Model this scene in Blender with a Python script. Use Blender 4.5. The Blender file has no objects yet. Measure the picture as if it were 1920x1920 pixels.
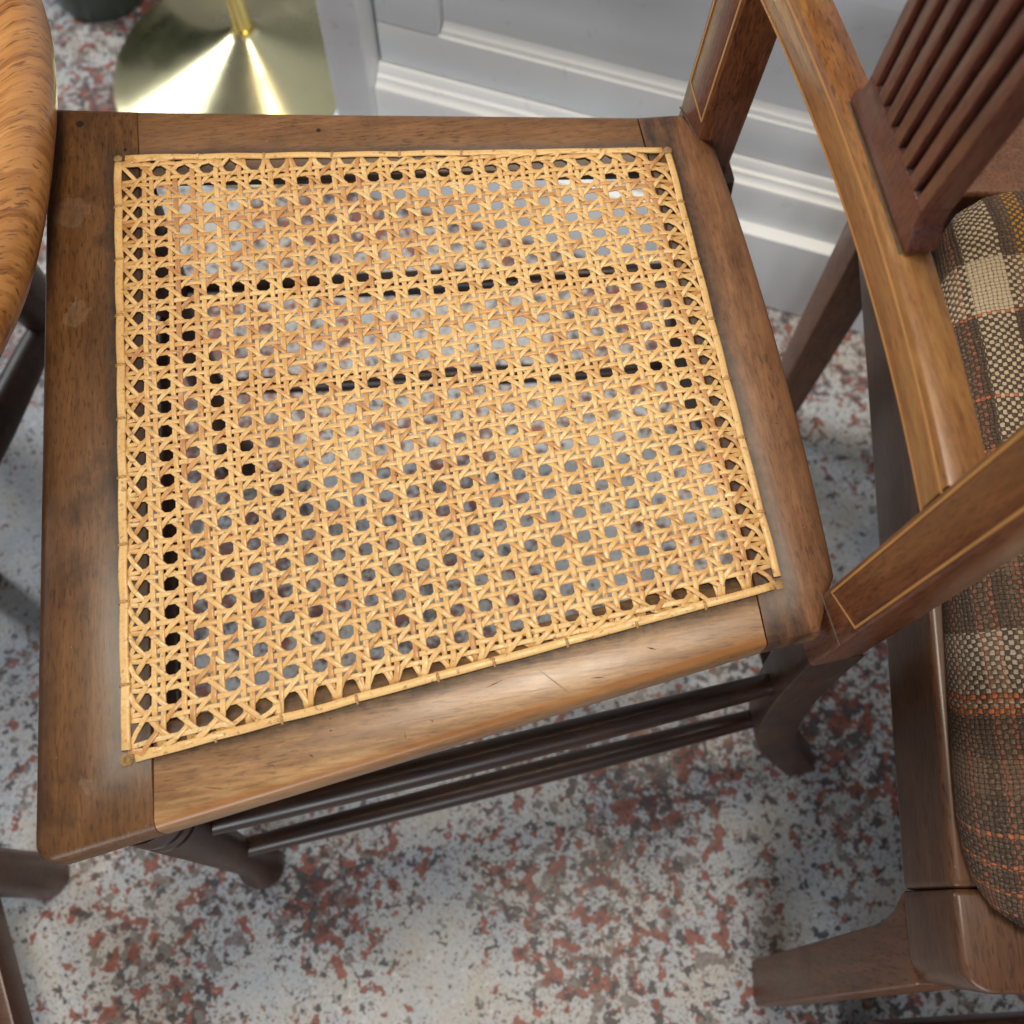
import bpy, bmesh, math, random
from mathutils import Vector, Matrix
random.seed(11)
R = math.radians
scene = bpy.context.scene
COL = scene.collection

# ------------------------------------------------------------------ camera
cam_d = bpy.data.cameras.new('camera'); cam = bpy.data.objects.new('camera', cam_d)
COL.objects.link(cam); scene.camera = cam
cam_d.sensor_width = 36.0; cam_d.lens = 1900 / 1920 * 36.0
cam_d.clip_start = 0.02; cam_d.clip_end = 60
rgt, upv, bck = Vector((.999892, 0, .014711)), Vector((-.005339, .931820, .362880)), Vector((-.013708, -.362920, .931720))
cam.matrix_world = Matrix(((rgt.x, upv.x, bck.x, 0), (rgt.y, upv.y, bck.y, 0), (rgt.z, upv.z, bck.z, .90), (0, 0, 0, 1)))
cam_d.dof.use_dof = True; cam_d.dof.focus_distance = .50; cam_d.dof.aperture_fstop = 8.5

# ------------------------------------------------------------------ light (an indoor shop: ceiling panels, a window at the left, an added fill behind the camera)
w = bpy.data.worlds.new('World'); scene.world = w; w.use_nodes = True
w.node_tree.nodes['Background'].inputs[0].default_value = (.95, .97, 1.0, 1)
w.node_tree.nodes['Background'].inputs[1].default_value = .19
def area(name, loc, target, sx, sy, power, col):
    d = bpy.data.lights.new(name, 'AREA'); d.shape = 'RECTANGLE'; d.size = sx; d.size_y = sy
    d.energy = power; d.color = col
    o = bpy.data.objects.new(name, d); COL.objects.link(o); o.location = loc
    o.rotation_euler = (Vector(target) - Vector(loc)).to_track_quat('-Z', 'Y').to_euler()
    return o
area('ceiling_panel', (.16, .52, 2.5), (.06, .3, .4), .55, .40, 37, (1.0, .87, .70))
area('window_or_fill_light', (-.25, -2.3, 1.35), (.1, .6, .3), 1.6, 1.0, 44, (.92, .965, 1.0))  # unseen fill added behind the camera to brighten the cabinet front
area('window_or_fill_light', (-2.1, 1.5, 1.7), (0, .3, .3), .6, 1.4, 44, (.92, .96, 1.0))
vs = scene.view_settings
vs.view_transform = 'Standard'; vs.look = 'None'; vs.gamma = 1.0; vs.exposure = 0.0; vs.use_curve_mapping = False
scene.cycles.max_bounces = 7; scene.cycles.diffuse_bounces = 3; scene.cycles.glossy_bounces = 3; scene.cycles.transmission_bounces = 2

# ------------------------------------------------------------------ helpers
def link(o, parent=None):
    COL.objects.link(o)
    if parent is not None: o.parent = parent
    return o
def tag(o, label=None, cat=None, group=None, kind=None):
    for k, v in (('label', label), ('category', cat), ('group', group), ('kind', kind)):
        if v: o[k] = v
    return o
def empty(name, loc, rz=0):
    o = bpy.data.objects.new(name, None); link(o); o.location = loc; o.rotation_euler = (0, 0, rz); o.empty_display_size = .05
    return o
def mesh_obj(name, bm, mat, parent=None, smooth=True, angle=40):
    me = bpy.data.meshes.new(name); bm.normal_update(); bm.to_mesh(me); bm.free()
    me.materials.append(mat)
    if smooth:
        for p in me.polygons: p.use_smooth = True
        try: me.set_sharp_from_angle(angle=R(angle))
        except Exception: pass
    return link(bpy.data.objects.new(name, me), parent)
def data_obj(name, verts, faces, mat, parent=None, smooth=True):
    me = bpy.data.meshes.new(name); me.from_pydata([tuple(v) for v in verts], [], faces); me.update()
    me.materials.append(mat)
    if smooth:
        for p in me.polygons: p.use_smooth = True
    return link(bpy.data.objects.new(name, me), parent)
def prism(poly, z0, z1, bevel=.002, seg=2):
    """closed plan polygon extruded between two heights, edges rounded"""
    bm = bmesh.new()
    b = [bm.verts.new((x, y, z0)) for x, y in poly]; t = [bm.verts.new((x, y, z1)) for x, y in poly]
    n = len(poly)
    bm.faces.new(t); bm.faces.new(b[::-1])
    for i in range(n): bm.faces.new((b[i], b[(i + 1) % n], t[(i + 1) % n], t[i]))
    bmesh.ops.recalc_face_normals(bm, faces=bm.faces)
    if bevel:
        es = [e for e in bm.edges if e.calc_face_angle(0) > R(25)]
        bmesh.ops.bevel(bm, geom=es, offset=bevel, segments=seg, profile=.6, affect='EDGES', clamp_overlap=True)
    return bm
def box(x0, x1, y0, y1, z0, z1, bevel=.0015, seg=2):
    return prism([(x0, y0), (x1, y0), (x1, y1), (x0, y1)], z0, z1, bevel, seg)
def loft(rings, cap=True):
    """rings: list of equal-length point lists -> bmesh"""
    bm = bmesh.new(); vr = [[bm.verts.new(p) for p in r] for r in rings]; n = len(rings[0])
    for a, b in zip(vr, vr[1:]):
        for i in range(n): bm.faces.new((a[i], a[(i + 1) % n], b[(i + 1) % n], b[i]))
    if cap: bm.faces.new(vr[0][::-1]); bm.faces.new(vr[-1])
    bmesh.ops.recalc_face_normals(bm, faces=bm.faces)
    return bm
def tube(path, rad, n=16):
    """round bar along a path, radius list or number"""
    P = [Vector(p) for p in path]; rings = []
    for i, p in enumerate(P):
        t = (P[min(i + 1, len(P) - 1)] - P[max(i - 1, 0)]).normalized()
        a = Vector((0, 0, 1)) if abs(t.z) < .9 else Vector((1, 0, 0))
        s = t.cross(a).normalized(); u = s.cross(t)
        r = rad[i] if isinstance(rad, (list, tuple)) else rad
        rings.append([p + s * (r * math.cos(k / n * 2 * math.pi)) + u * (r * math.sin(k / n * 2 * math.pi)) for k in range(n)])
    return loft(rings)
def squarebar(path, hw, hd, side):
    """rectangular bar along a path; hw half-width along `side`, hd half-depth across it (numbers or lists); corners softened"""
    P = [Vector(p) for p in path]; rings = []; side = Vector(side).normalized()
    for i, p in enumerate(P):
        t = (P[min(i + 1, len(P) - 1)] - P[max(i - 1, 0)]).normalized()
        s = (side - t * side.dot(t)).normalized(); u = t.cross(s)
        a = hw[i] if isinstance(hw, (list, tuple)) else hw
        b = hd[i] if isinstance(hd, (list, tuple)) else hd
        c = min(a, b) * .16
        rings.append([p + s * x + u * y for x, y in ((-a, -b + c), (-a + c * .3, -b + c * .3), (-a + c, -b), (a - c, -b), (a - c * .3, -b + c * .3), (a, -b + c),
                                                     (a, b - c), (a - c * .3, b - c * .3), (a - c, b), (-a + c, b), (-a + c * .3, b - c * .3), (-a, b - c))])
    return loft(rings)
def lerp(a, b, t): return a + (b - a) * t
def curve_pts(ctrl, n=24):
    """Catmull-Rom through control points (tuples)"""
    P = [Vector(c) for c in ctrl]; P = [P[0] * 2 - P[1]] + P + [P[-1] * 2 - P[-2]]; out = []
    m = len(P) - 3
    for k in range(n + 1):
        u = k / n * m; i = min(int(u), m - 1); t = u - i
        a, b, c, d = P[i], P[i + 1], P[i + 2], P[i + 3]
        out.append(.5 * ((2 * b) + (c - a) * t + (2 * a - 5 * b + 4 * c - d) * t * t + (3 * b - a - 3 * c + d) * t ** 3))
    return out

# ------------------------------------------------------------------ materials
class NT:
    def __init__(s, name):
        s.m = bpy.data.materials.new(name); s.m.use_nodes = True; s.t = s.m.node_tree; s.N = s.t.nodes; s.L = s.t.links
        s.b = s.N['Principled BSDF']
        s.tc = s.N.new('ShaderNodeTexCoord')
    def put(s, sock, v):
        if hasattr(v, 'is_linked') or isinstance(v, bpy.types.NodeSocket): s.L.new(v, sock)
        else: sock.default_value = v
    def map(s, scale=(1, 1, 1), loc=(0, 0, 0), rot=(0, 0, 0), vec=None):
        n = s.N.new('ShaderNodeMapping'); n.inputs['Scale'].default_value = scale; n.inputs['Location'].default_value = loc; n.inputs['Rotation'].default_value = rot
        s.L.new(vec or s.tc.outputs['Object'], n.inputs[0]); return n.outputs[0]
    def noise(s, vec, scale, detail=3, rough=.5, dist=0.0, out=0):
        n = s.N.new('ShaderNodeTexNoise'); n.inputs['Scale'].default_value = scale; n.inputs['Detail'].default_value = detail
        n.inputs['Roughness'].default_value = rough; n.inputs['Distortion'].default_value = dist
        s.L.new(vec, n.inputs['Vector']); return n.outputs[out]
    def voro(s, vec, scale, feature='F1', out=0):
        n = s.N.new('ShaderNodeTexVoronoi'); n.feature = feature; n.inputs['Scale'].default_value = scale
        s.L.new(vec, n.inputs['Vector']); return n.outputs[out]
    def ramp(s, fac, stops, interp='LINEAR'):
        n = s.N.new('ShaderNodeValToRGB'); n.color_ramp.interpolation = interp; e = n.color_ramp.elements
        while len(e) < len(stops): e.new(1)
        for k, (p, c) in enumerate(stops):
            e[k].position = p; e[k].color = (c if isinstance(c, tuple) else (c, c, c)) + (1,)
        s.put(n.inputs[0], fac); return n.outputs[0]
    def mix(s, fac, a, b, mode='MIX'):
        n = s.N.new('ShaderNodeMix'); n.data_type = 'RGBA'; n.blend_type = mode; n.clamp_result = False
        s.put(n.inputs[0], fac)
        for k, v in ((6, a), (7, b)): s.put(n.inputs[k], v + (1,) if isinstance(v, tuple) and len(v) == 3 else v)
        return n.outputs[2]
    def math(s, op, a, b=0.0, c=0.0, clamp=False):
        n = s.N.new('ShaderNodeMath'); n.operation = op; n.use_clamp = clamp
        s.put(n.inputs[0], a); s.put(n.inputs[1], b); s.put(n.inputs[2], c); return n.outputs[0]
    def dot(s, vec, v):
        n = s.N.new('ShaderNodeVectorMath'); n.operation = 'DOT_PRODUCT'; s.L.new(vec, n.inputs[0]); n.inputs[1].default_value = v; return n.outputs['Value']
    def bump(s, h, strength=.3, dist=.001, normal=None):
        n = s.N.new('ShaderNodeBump'); n.inputs['Strength'].default_value = strength; n.inputs['Distance'].default_value = dist
        s.L.new(h, n.inputs['Height'])
        if normal: s.L.new(normal, n.inputs['Normal'])
        return n.outputs[0]
    def xyz(s, vec=None):
        n = s.N.new('ShaderNodeSeparateXYZ'); s.L.new(vec or s.tc.outputs['Object'], n.inputs[0]); return n.outputs
    def rnd(s):
        return s.N.new('ShaderNodeObjectInfo').outputs['Random']
    def done(s, col=None, rough=None, normal=None, **kw):
        if col is not None: s.put(s.b.inputs['Base Color'], col + (1,) if isinstance(col, tuple) else col)
        if rough is not None: s.put(s.b.inputs['Roughness'], rough)
        if normal is not None: s.L.new(normal, s.b.inputs['Normal'])
        for k, v in kw.items(): s.put(s.b.inputs[k.replace('_', ' ')], v)
        return s.m

def wood(name, dark, light, axis, rough=.42, edge=None, wear=.5, grain=1.0, stain=None, coat=0.0, worn=None, offs=0.0, rim=None, mottle=.5, spec=.38):
    """wood with grain along axis; edge=(normal, offset, reach): grime that collects beside the cane binding"""
    t = NT(name); o = t.map(loc=(offs, offs * 1.7, offs * .6))
    s = [1, 1, 1]; s['xyz'.index(axis)] = .10
    g = t.map(scale=tuple(s), vec=o)
    streak = t.noise(g, 135 * grain, 6, .68, .3)
    fine = t.noise(g, 420 * grain, 3, .6)
    s2 = [1, 1, 1]; s2['xyz'.index(axis)] = .16
    pore = t.noise(t.map(scale=tuple(s2), vec=o), 900 * grain, 2, .5)
    patch = t.noise(o, 14, 4, .6, .6)
    col = t.ramp(streak, [(.28, dark), (.70, light)])
    col = t.mix(t.math('MULTIPLY', t.ramp(fine, [(.42, 0.0), (.66, 1.0)]), .55), col, tuple(x * .62 for x in dark))
    col = t.mix(t.ramp(pore, [(.54, 0.0), (.64, .75)]), col, tuple(x * .35 for x in dark))
    pr = t.ramp(patch, [(.32, 0.0), (.66, 1.0)])
    col = t.mix(t.math('MULTIPLY', pr, wear * .55), col, tuple(min(1, x * 1.25) for x in light))
    pd = t.ramp(t.noise(o, 31, 5, .65, .3), [(.54, 0.0), (.72, 1.0)])
    col = t.mix(t.math('MULTIPLY', pd, mottle), col, tuple(x * .45 for x in dark))
    if worn:                                              # bare wood where the finish is rubbed off
        ws = [1, 1, 1]; ws['xyz'.index(axis)] = .22
        wn = t.ramp(t.noise(t.map(scale=tuple(ws), vec=o), 55, 7, .72), [(.44, 0.0), (.62, 1.0)])
        wn = t.math('MULTIPLY', wn, t.ramp(fine, [(.35, 1.0), (.62, .35)]))
        col = t.mix(t.math('MULTIPLY', wn, .8), col, worn)
    # dents, scratches, flecks
    fl = t.ramp(t.voro(o, 170), [(.05, 1.0), (.09, 0.0)])
    flm = t.math('MULTIPLY', fl, t.ramp(t.noise(o, 60, 2), [(.58, 0.0), (.62, 1.0)]))
    col = t.mix(t.math('MULTIPLY', flm, .8), col, tuple(x * .25 for x in dark))
    fl2 = t.ramp(t.voro(t.map(loc=(3.1, 1.3, 0), vec=o), 210), [(.04, 1.0), (.07, 0.0)])
    fl2 = t.math('MULTIPLY', fl2, t.ramp(t.noise(o, 45, 2), [(.56, 0.0), (.6, 1.0)]))
    col = t.mix(t.math('MULTIPLY', fl2, .5), col, (.42, .33, .23))
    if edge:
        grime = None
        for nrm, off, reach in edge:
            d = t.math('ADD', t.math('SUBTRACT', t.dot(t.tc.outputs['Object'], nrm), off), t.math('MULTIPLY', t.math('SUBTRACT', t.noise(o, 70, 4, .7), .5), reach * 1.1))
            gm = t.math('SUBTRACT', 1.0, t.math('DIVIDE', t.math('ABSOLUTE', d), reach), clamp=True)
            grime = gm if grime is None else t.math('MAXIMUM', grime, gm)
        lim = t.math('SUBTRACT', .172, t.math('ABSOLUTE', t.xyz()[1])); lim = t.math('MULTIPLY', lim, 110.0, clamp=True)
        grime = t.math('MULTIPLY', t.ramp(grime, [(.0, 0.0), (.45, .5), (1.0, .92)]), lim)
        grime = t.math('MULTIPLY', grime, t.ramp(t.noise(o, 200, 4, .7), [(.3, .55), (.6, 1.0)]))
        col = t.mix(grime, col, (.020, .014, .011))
    if stain:                                             # pale dried drips: (x, y, radius)
        for sx, sy, sr in stain:
            q = t.N.new('ShaderNodeVectorMath'); q.operation = 'DISTANCE'; q.inputs[1].default_value = (sx, sy, .45)
            dn = t.N.new('ShaderNodeVectorMath'); dn.operation = 'ADD'
            nz = t.N.new('ShaderNodeVectorMath'); nz.operation = 'SCALE'; nz.inputs['Scale'].default_value = sr * 2.6
            nv = t.N.new('ShaderNodeVectorMath'); nv.operation = 'SUBTRACT'; nv.inputs[1].default_value = (.5, .5, .5)
            t.L.new(t.noise(t.tc.outputs['Object'], 90, 3, .6, out=1), nv.inputs[0]); t.L.new(nv.outputs[0], nz.inputs[0])
            t.L.new(t.tc.outputs['Object'], dn.inputs[0]); t.L.new(nz.outputs[0], dn.inputs[1]); t.L.new(dn.outputs[0], q.inputs[0])
            f = t.ramp(t.math('DIVIDE', q.outputs['Value'], sr * 2), [(.10, .10), (.44, .17), (.5, 0.0)])
            f = t.math('MULTIPLY', f, t.ramp(t.noise(o, 260, 3, .7), [(.3, .35), (.6, 1.0)]))
            col = t.mix(f, col, (.30, .24, .17))
    if rim:                                               # finish rubbed through along the arris; on the front rail only a darker margin
        nrm, off, reach, rc = rim
        d = t.math('SUBTRACT', t.dot(t.tc.outputs['Object'], nrm), off)
        rm = t.math('SUBTRACT', 1.0, t.math('DIVIDE', t.math('ABSOLUTE', t.math('ADD', d, t.math('MULTIPLY', t.math('SUBTRACT', t.noise(o, 55, 5, .7), .5), reach * 1.6))), reach), clamp=True)
        col = t.mix(t.math('MULTIPLY', rm, .8), col, rc)
    ro = t.math('ADD', rough - .12, t.math('MULTIPLY', patch, .26))
    h = t.math('ADD', t.math('MULTIPLY', streak, .35), t.math('MULTIPLY', fine, .25))
    h = t.math('SUBTRACT', h, t.math('MULTIPLY', flm, .8))
    kw = dict(Coat_Weight=coat, Coat_Roughness=.22) if coat else {}
    kw['Specular_IOR_Level'] = spec
    return t.done(col, ro, t.bump(h, .35, .0006), **kw)

def oak():
    t = NT('golden_oak'); r = t.map(rot=(0, 0, R(40)), loc=(.13, .02, 0))
    bend = t.noise(t.map(scale=(.5, .5, .5), vec=r), 9, 2, .5, out=1)
    vm = t.N.new('ShaderNodeVectorMath'); vm.operation = 'MULTIPLY_ADD'; t.L.new(bend, vm.inputs[0]); vm.inputs[1].default_value = (.014, .014, .004); t.L.new(r, vm.inputs[2]); v = vm.outputs[0]
    streak = t.noise(t.map(scale=(1, .05, .10), vec=v), 120, 5, .62)
    lines = t.noise(t.map(scale=(1, .03, .08), vec=v), 360, 4, .6)
    pore = t.noise(t.map(scale=(1, .06, .15), vec=v), 800, 3, .6)
    dark = t.noise(t.map(scale=(1, .06, .10), vec=v), 34, 3, .5)
    col = t.ramp(streak, [(.30, (.36, .155, .044)), (.5, (.48, .225, .070)), (.70, (.57, .295, .105))])
    col = t.mix(t.ramp(lines, [(.50, 0.0), (.63, .7)]), col, (.20, .066, .016))
    col = t.mix(t.ramp(dark, [(.60, 0.0), (.72, .4)]), col, (.18, .062, .018))
    col = t.mix(t.ramp(pore, [(.56, 0.0), (.66, .7)]), col, (.060, .022, .008))
    return t.done(col, t.ramp(streak, [(.3, .26), (.7, .40)]), t.bump(t.math('SUBTRACT', streak, t.math('MULTIPLY', pore, 1.2)), .15, .0004), Coat_Weight=.35, Coat_Roughness=.2)

def terrazzo():
    t = NT('terrazzo_floor'); o = t.tc.outputs['Object']
    warp = t.noise(o, 110, 2, .6, out=1)
    vm = t.N.new('ShaderNodeVectorMath'); vm.operation = 'MULTIPLY_ADD'; t.L.new(warp, vm.inputs[0]); vm.inputs[1].default_value = (.006, .006, .006); t.L.new(o, vm.inputs[2])
    v = vm.outputs[0]
    tone = t.ramp(t.noise(o, 20, 4, .6), [(.36, (.44, .42, .38)), (.5, (.455, .46, .46)), (.64, (.385, .415, .45))])
    base = t.mix(t.ramp(t.noise(o, 260, 3, .7), [(.46, 0.0), (.7, .5)]), tone, (.24, .235, .235))
    dens = t.noise(t.map(loc=(.9, .3, 0)), 5.5, 2, .5)          # the mix is richer in some slabs than others
    def chips(sc, thr, loc, k=.55, det=2.5, soft=.011):
        n = t.noise(t.map(loc=loc, vec=v), sc, det, .55)
        n = t.math('ADD', n, t.math('MULTIPLY', t.math('SUBTRACT', dens, .5), k))
        return t.ramp(n, [(thr - soft, 0.0), (thr + soft, 1.0)])
    c = base
    tau = chips(66, .590, (4, 1, 0), .5); c = t.mix(t.math('MULTIPLY', tau, .85), c, t.ramp(t.noise(o, 140, 2), [(.4, (.13, .115, .105)), (.6, (.20, .175, .155))]))
    red = chips(76, .586, (0, 7, 0), .52); c = t.mix(t.math('MULTIPLY', red, .9), c, t.ramp(t.noise(o, 130, 3, .7), [(.35, (.165, .042, .028)), (.6, (.28, .076, .046)), (.75, (.34, .15, .105))]))
    dk = chips(130, .592, (9, 2, 0), .38); c = t.mix(t.math('MULTIPLY', dk, .92), c, (.052, .052, .058))
    rd2 = chips(270, .600, (2, 9, 0), .3); c = t.mix(t.math('MULTIPLY', rd2, .75), c, (.19, .062, .045))
    dk2 = chips(380, .606, (5, 5, 0), .3); c = t.mix(t.math('MULTIPLY', dk2, .7), c, (.09, .088, .09))
    wh = chips(150, .69, (12, 3, 0), -.2); c = t.mix(t.math('MULTIPLY', wh, .7), c, (.56, .57, .57))
    # old polish gone dull, scuffs
    ro = t.ramp(t.noise(o, 9, 4, .6), [(.35, .34), (.65, .55)])
    return t.done(c, ro, t.bump(t.noise(o, 300, 3), .06, .0004))

def cane_mat(name, edge=False):
    t = NT(name); o = t.tc.outputs['Object']; r = t.rnd()
    base = t.ramp(r, [(.0, (.61, .365, .130)), (.25, (.66, .42, .165)), (.45, (.62, .38, .140)), (.62, (.69, .46, .195)), (.78, (.58, .325, .110)), (.90, (.42, .200, .070)), (.95, (.56, .295, .100)), (1.0, (.69, .50, .23))])
    if edge: base = t.mix(0.0, (.65, .41, .155), (.65, .41, .155))
    vary = t.noise(t.map(scale=(1, 1, .2)), 26, 4, .65)
    col = t.mix(t.ramp(vary, [(.50, 0.0), (.80, .55)]), base, (.44, .19, .06))
    col = t.mix(t.ramp(t.noise(o, 48, 3, .6), [(.55, 0.0), (.75, .5)]), col, (.78, .55, .25))
    fib = t.noise(o, 700, 3, .6)
    col = t.mix(t.ramp(fib, [(.50, 0.0), (.80, .45)]), col, (.30, .14, .045))
    dirt = t.ramp(t.noise(o, 340, 2, .5), [(.63, 0.0), (.70, .65)])
    col = t.mix(t.ramp(t.noise(t.map(loc=(2, 5, 0)), 95, 4, .7), [(.60, 0.0), (.74, .40)]), col, (.38, .165, .055))
    col = t.mix(dirt, col, (.20, .09, .035))
    return t.done(col, t.ramp(t.noise(o, 180, 2), [(.35, .30), (.65, .48)]), t.bump(fib, .25, .0003), Specular_IOR_Level=.45)

def plain(name, col, rough, spec=.5, noise=0.0, ns=40, bump=0.0):
    t = NT(name); c = col
    if noise:
        c = t.mix(t.ramp(t.noise(t.tc.outputs['Object'], ns, 5, .65), [(.3, 0.0), (.7, noise)]), col, tuple(x * .45 for x in col))
    nm = t.bump(t.noise(t.tc.outputs['Object'], ns * 8, 3), bump, .0005) if bump else None
    return t.done(c, rough, nm, Specular_IOR_Level=spec)

def brass():
    t = NT('brushed_brass')
    tg = t.N.new('ShaderNodeTangent'); tg.direction_type = 'RADIAL'; tg.axis = 'Z'
    o = t.xyz(); ang = t.math('ARCTAN2', o[1], o[0]); rad = t.math('SQRT', t.math('ADD', t.math('MULTIPLY', o[0], o[0]), t.math('MULTIPLY', o[1], o[1])))
    cb = t.N.new('ShaderNodeCombineXYZ'); t.L.new(t.math('MULTIPLY', rad, 900), cb.inputs[0]); t.L.new(t.math('MULTIPLY', ang, 2), cb.inputs[1])
    lines = t.noise(cb.outputs[0], 1.0, 3, .6)
    col = t.mix(t.ramp(lines, [(.3, 0.0), (.7, .25)]), (.74, .68, .42), (.56, .51, .30))
    t.L.new(tg.outputs[0], t.b.inputs['Tangent'])
    return t.done(col, t.ramp(t.noise(t.tc.outputs['Object'], 22, 5, .65), [(.35, .26), (.7, .40)]), t.bump(lines, .06, .0002), Metallic=1.0, Anisotropic=.85, Anisotropic_Rotation=.25)

def painted():
    t = NT('grey_white_paint'); o = t.tc.outputs['Object']
    br = t.noise(t.map(scale=(.05, 1, 1)), 300, 3, .6)
    col = t.mix(t.ramp(t.noise(o, 9, 4, .6), [(.35, 0.0), (.7, .35)]), (.83, .86, .885), (.76, .79, .82))
    col = t.mix(t.ramp(t.noise(o, 60, 4, .7), [(.62, 0.0), (.74, .35)]), col, (.40, .39, .37))
    return t.done(col, .42, t.bump(br, .12, .0006))

def plaid():
    """coarse basket-woven plaid: warp colours by x, weft colours by y, alternate threads on top"""
    t = NT('plaid_fabric'); UV = t.tc.outputs['UV']; p = t.xyz(UV)
    wob = t.noise(UV, 45, 3, .6)
    wv = t.math('MULTIPLY', t.math('SUBTRACT', wob, .5), .0035)
    w2 = t.math('MULTIPLY', t.math('SUBTRACT', t.noise(UV, 420, 2, .6), .5), .0016); w3 = t.math('MULTIPLY', t.math('SUBTRACT', t.noise(t.map(loc=(4, 2, 0), vec=UV), 420, 2, .6), .5), .0016)
    x = t.math('ADD', t.math('ADD', p[0], wv), w2); y = t.math('ADD', t.math('ADD', p[1], wv), w3)
    pitch = .0023
    DK = (.074, .046, .030); BR = (.135, .078, .046); CR = (.46, .355, .225); GR = (.34, .27, .195); OR = (.42, .125, .050); YE = (.36, .175, .030); RU = (.24, .085, .048)
    def stripes(c, off, period, st):
        f = t.math('FRACT', t.math('DIVIDE', t.math('SUBTRACT', c, off), period))
        return t.ramp(f, [(max(0, (p - off) / period), col) for p, col in st], 'CONSTANT')
    warp = stripes(x, .20, .11, [(.20, BR), (.214, RU), (.2165, BR), (.222, DK), (.229, RU), (.231, BR), (.236, RU), (.2385, DK), (.245, BR), (.250, RU), (.2525, DK), (.2570, CR), (.2760, DK), (.2800, BR), (.2850, YE), (.2935, BR), (.298, DK), (.302, RU), (.3045, DK)])
    weft = stripes(y, -.06, .52, [(-.06, DK), (-.042, OR), (-.0395, DK), (-.028, OR), (-.0255, DK), (-.012, OR), (-.0095, BR), (.000, OR), (.0025, DK), (.012, OR), (.0145, DK), (.026, OR), (.0285, DK), (.045, BR), (.060, DK), (.082, OR), (.0845, GR), (.088, OR), (.0905, GR), (.122, DK), (.150, BR), (.168, GR), (.172, DK), (.214, OR), (.2165, DK), (.246, OR), (.2485, DK), (.296, OR), (.2985, CR), (.334, DK), (.385, CR), (.3885, DK)])
    ux = t.math('DIVIDE', x, pitch); uy = t.math('DIVIDE', y, pitch)
    par = t.math('MODULO', t.math('ADD', t.math('ADD', t.math('FLOOR', ux), t.math('FLOOR', uy)), 4000.0), 2.0)
    par = t.math('GREATER_THAN', par, .5)
    col = t.mix(par, warp, weft)
    sx = t.math('SINE', t.math('MULTIPLY', t.math('FRACT', ux), math.pi)); sy = t.math('SINE', t.math('MULTIPLY', t.math('FRACT', uy), math.pi))
    h = t.math('MULTIPLY', t.math('POWER', sx, .6), t.math('POWER', sy, .6))
    fuzz = t.noise(t.tc.outputs['Object'], 1500, 2, .6)
    col = t.mix(t.ramp(fuzz, [(.35, .30), (.65, 0.0)]), col, (.035, .025, .02))
    col = t.mix(t.ramp(t.noise(t.map(loc=(3, 1, 2)), 900, 2, .6), [(.56, 0.0), (.70, .5)]), col, (.27, .22, .17))
    gap = t.ramp(h, [(.12, .75), (.42, 0.0)]); col = t.mix(gap, col, (.012, .010, .009))
    hh = t.math('ADD', h, t.math('MULTIPLY', fuzz, .5))
    return t.done(col, .92, t.bump(hh, .8, .0009), Specular_IOR_Level=.15)

# chair-local plan of the cane opening: front border x=-XB, back border x=+XB, half widths YF / YK
XB, YF, YK, ZT = .1498, .1627, .1270, .450
def side_y(x): return YF + (YK - YF) * (x + XB) / (2 * XB)
sl = (YK - YF) / (2 * XB); nl = math.hypot(1, sl)
far_n = (-sl / nl, 1 / nl, 0); far_o = (YF + sl * XB) / nl
near_n = (-sl / nl, -1 / nl, 0)
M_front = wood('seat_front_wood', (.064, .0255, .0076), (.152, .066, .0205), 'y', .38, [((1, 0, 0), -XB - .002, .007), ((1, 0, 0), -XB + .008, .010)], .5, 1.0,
               stain=[(-.174, .131, .009), (-.172, .067, .0075), (-.167, -.172, .004)], offs=.3, mottle=.8, rim=((1, 0, 0), -.1880, .010, (.030, .012, .005)))
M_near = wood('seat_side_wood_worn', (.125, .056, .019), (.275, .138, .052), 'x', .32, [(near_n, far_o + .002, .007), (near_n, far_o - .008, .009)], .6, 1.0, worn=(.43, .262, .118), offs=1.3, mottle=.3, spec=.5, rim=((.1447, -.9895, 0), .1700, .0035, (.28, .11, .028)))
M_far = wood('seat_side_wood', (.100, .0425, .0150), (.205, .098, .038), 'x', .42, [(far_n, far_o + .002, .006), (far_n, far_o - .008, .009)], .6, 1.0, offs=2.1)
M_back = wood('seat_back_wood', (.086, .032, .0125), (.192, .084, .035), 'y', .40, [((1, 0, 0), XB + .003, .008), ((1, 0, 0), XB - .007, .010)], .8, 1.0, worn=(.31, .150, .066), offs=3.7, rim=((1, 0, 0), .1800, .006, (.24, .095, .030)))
M_stile = wood('mahogany_stile', (.075, .020, .0080), (.170, .056, .0195), 'z', .30, None, .4, 1.2, coat=.35, offs=.9)
M_leg = wood('dark_stained_leg', (.018, .0075, .0045), (.046, .018, .0095), 'z', .40, None, .5, 1.0, offs=.5, spec=.3, worn=(.075, .030, .015))
M_rung = wood('dark_stained_rung', (.011, .0045, .0032), (.032, .0115, .0065), 'x', .33, None, .5, 1.2, offs=1.9, spec=.45, worn=(.060, .022, .011))
M_rail = wood('honey_mahogany', (.165, .056, .0155), (.310, .125, .037), 'y', .30, None, .5, 1.0, coat=.4, worn=(.36, .19, .055), offs=2.9)
M_splat = wood('red_mahogany', (.075, .021, .0145), (.140, .046, .030), 'z', .36, None, .4, 1.3, coat=.2, offs=4.4)
M_inlay = plain('boxwood_inlay', (.46, .215, .065), .35, .5, .4, 60)
M_cane = cane_mat('cane_strand'); M_bind = cane_mat('cane_binding', True)
M_peg = plain('cane_knot', (.33, .19, .075), .5, .4, .7, 300, .5)
M_scr = plain('scratch', (.07, .032, .015), .6, .3)
M_groove = plain('dark_groove', (.012, .008, .006), .5, .3)
M_grime = plain('old_wax', (.13, .105, .08), .7, .2, .9, 260, .4)
M_oak = oak()
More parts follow.
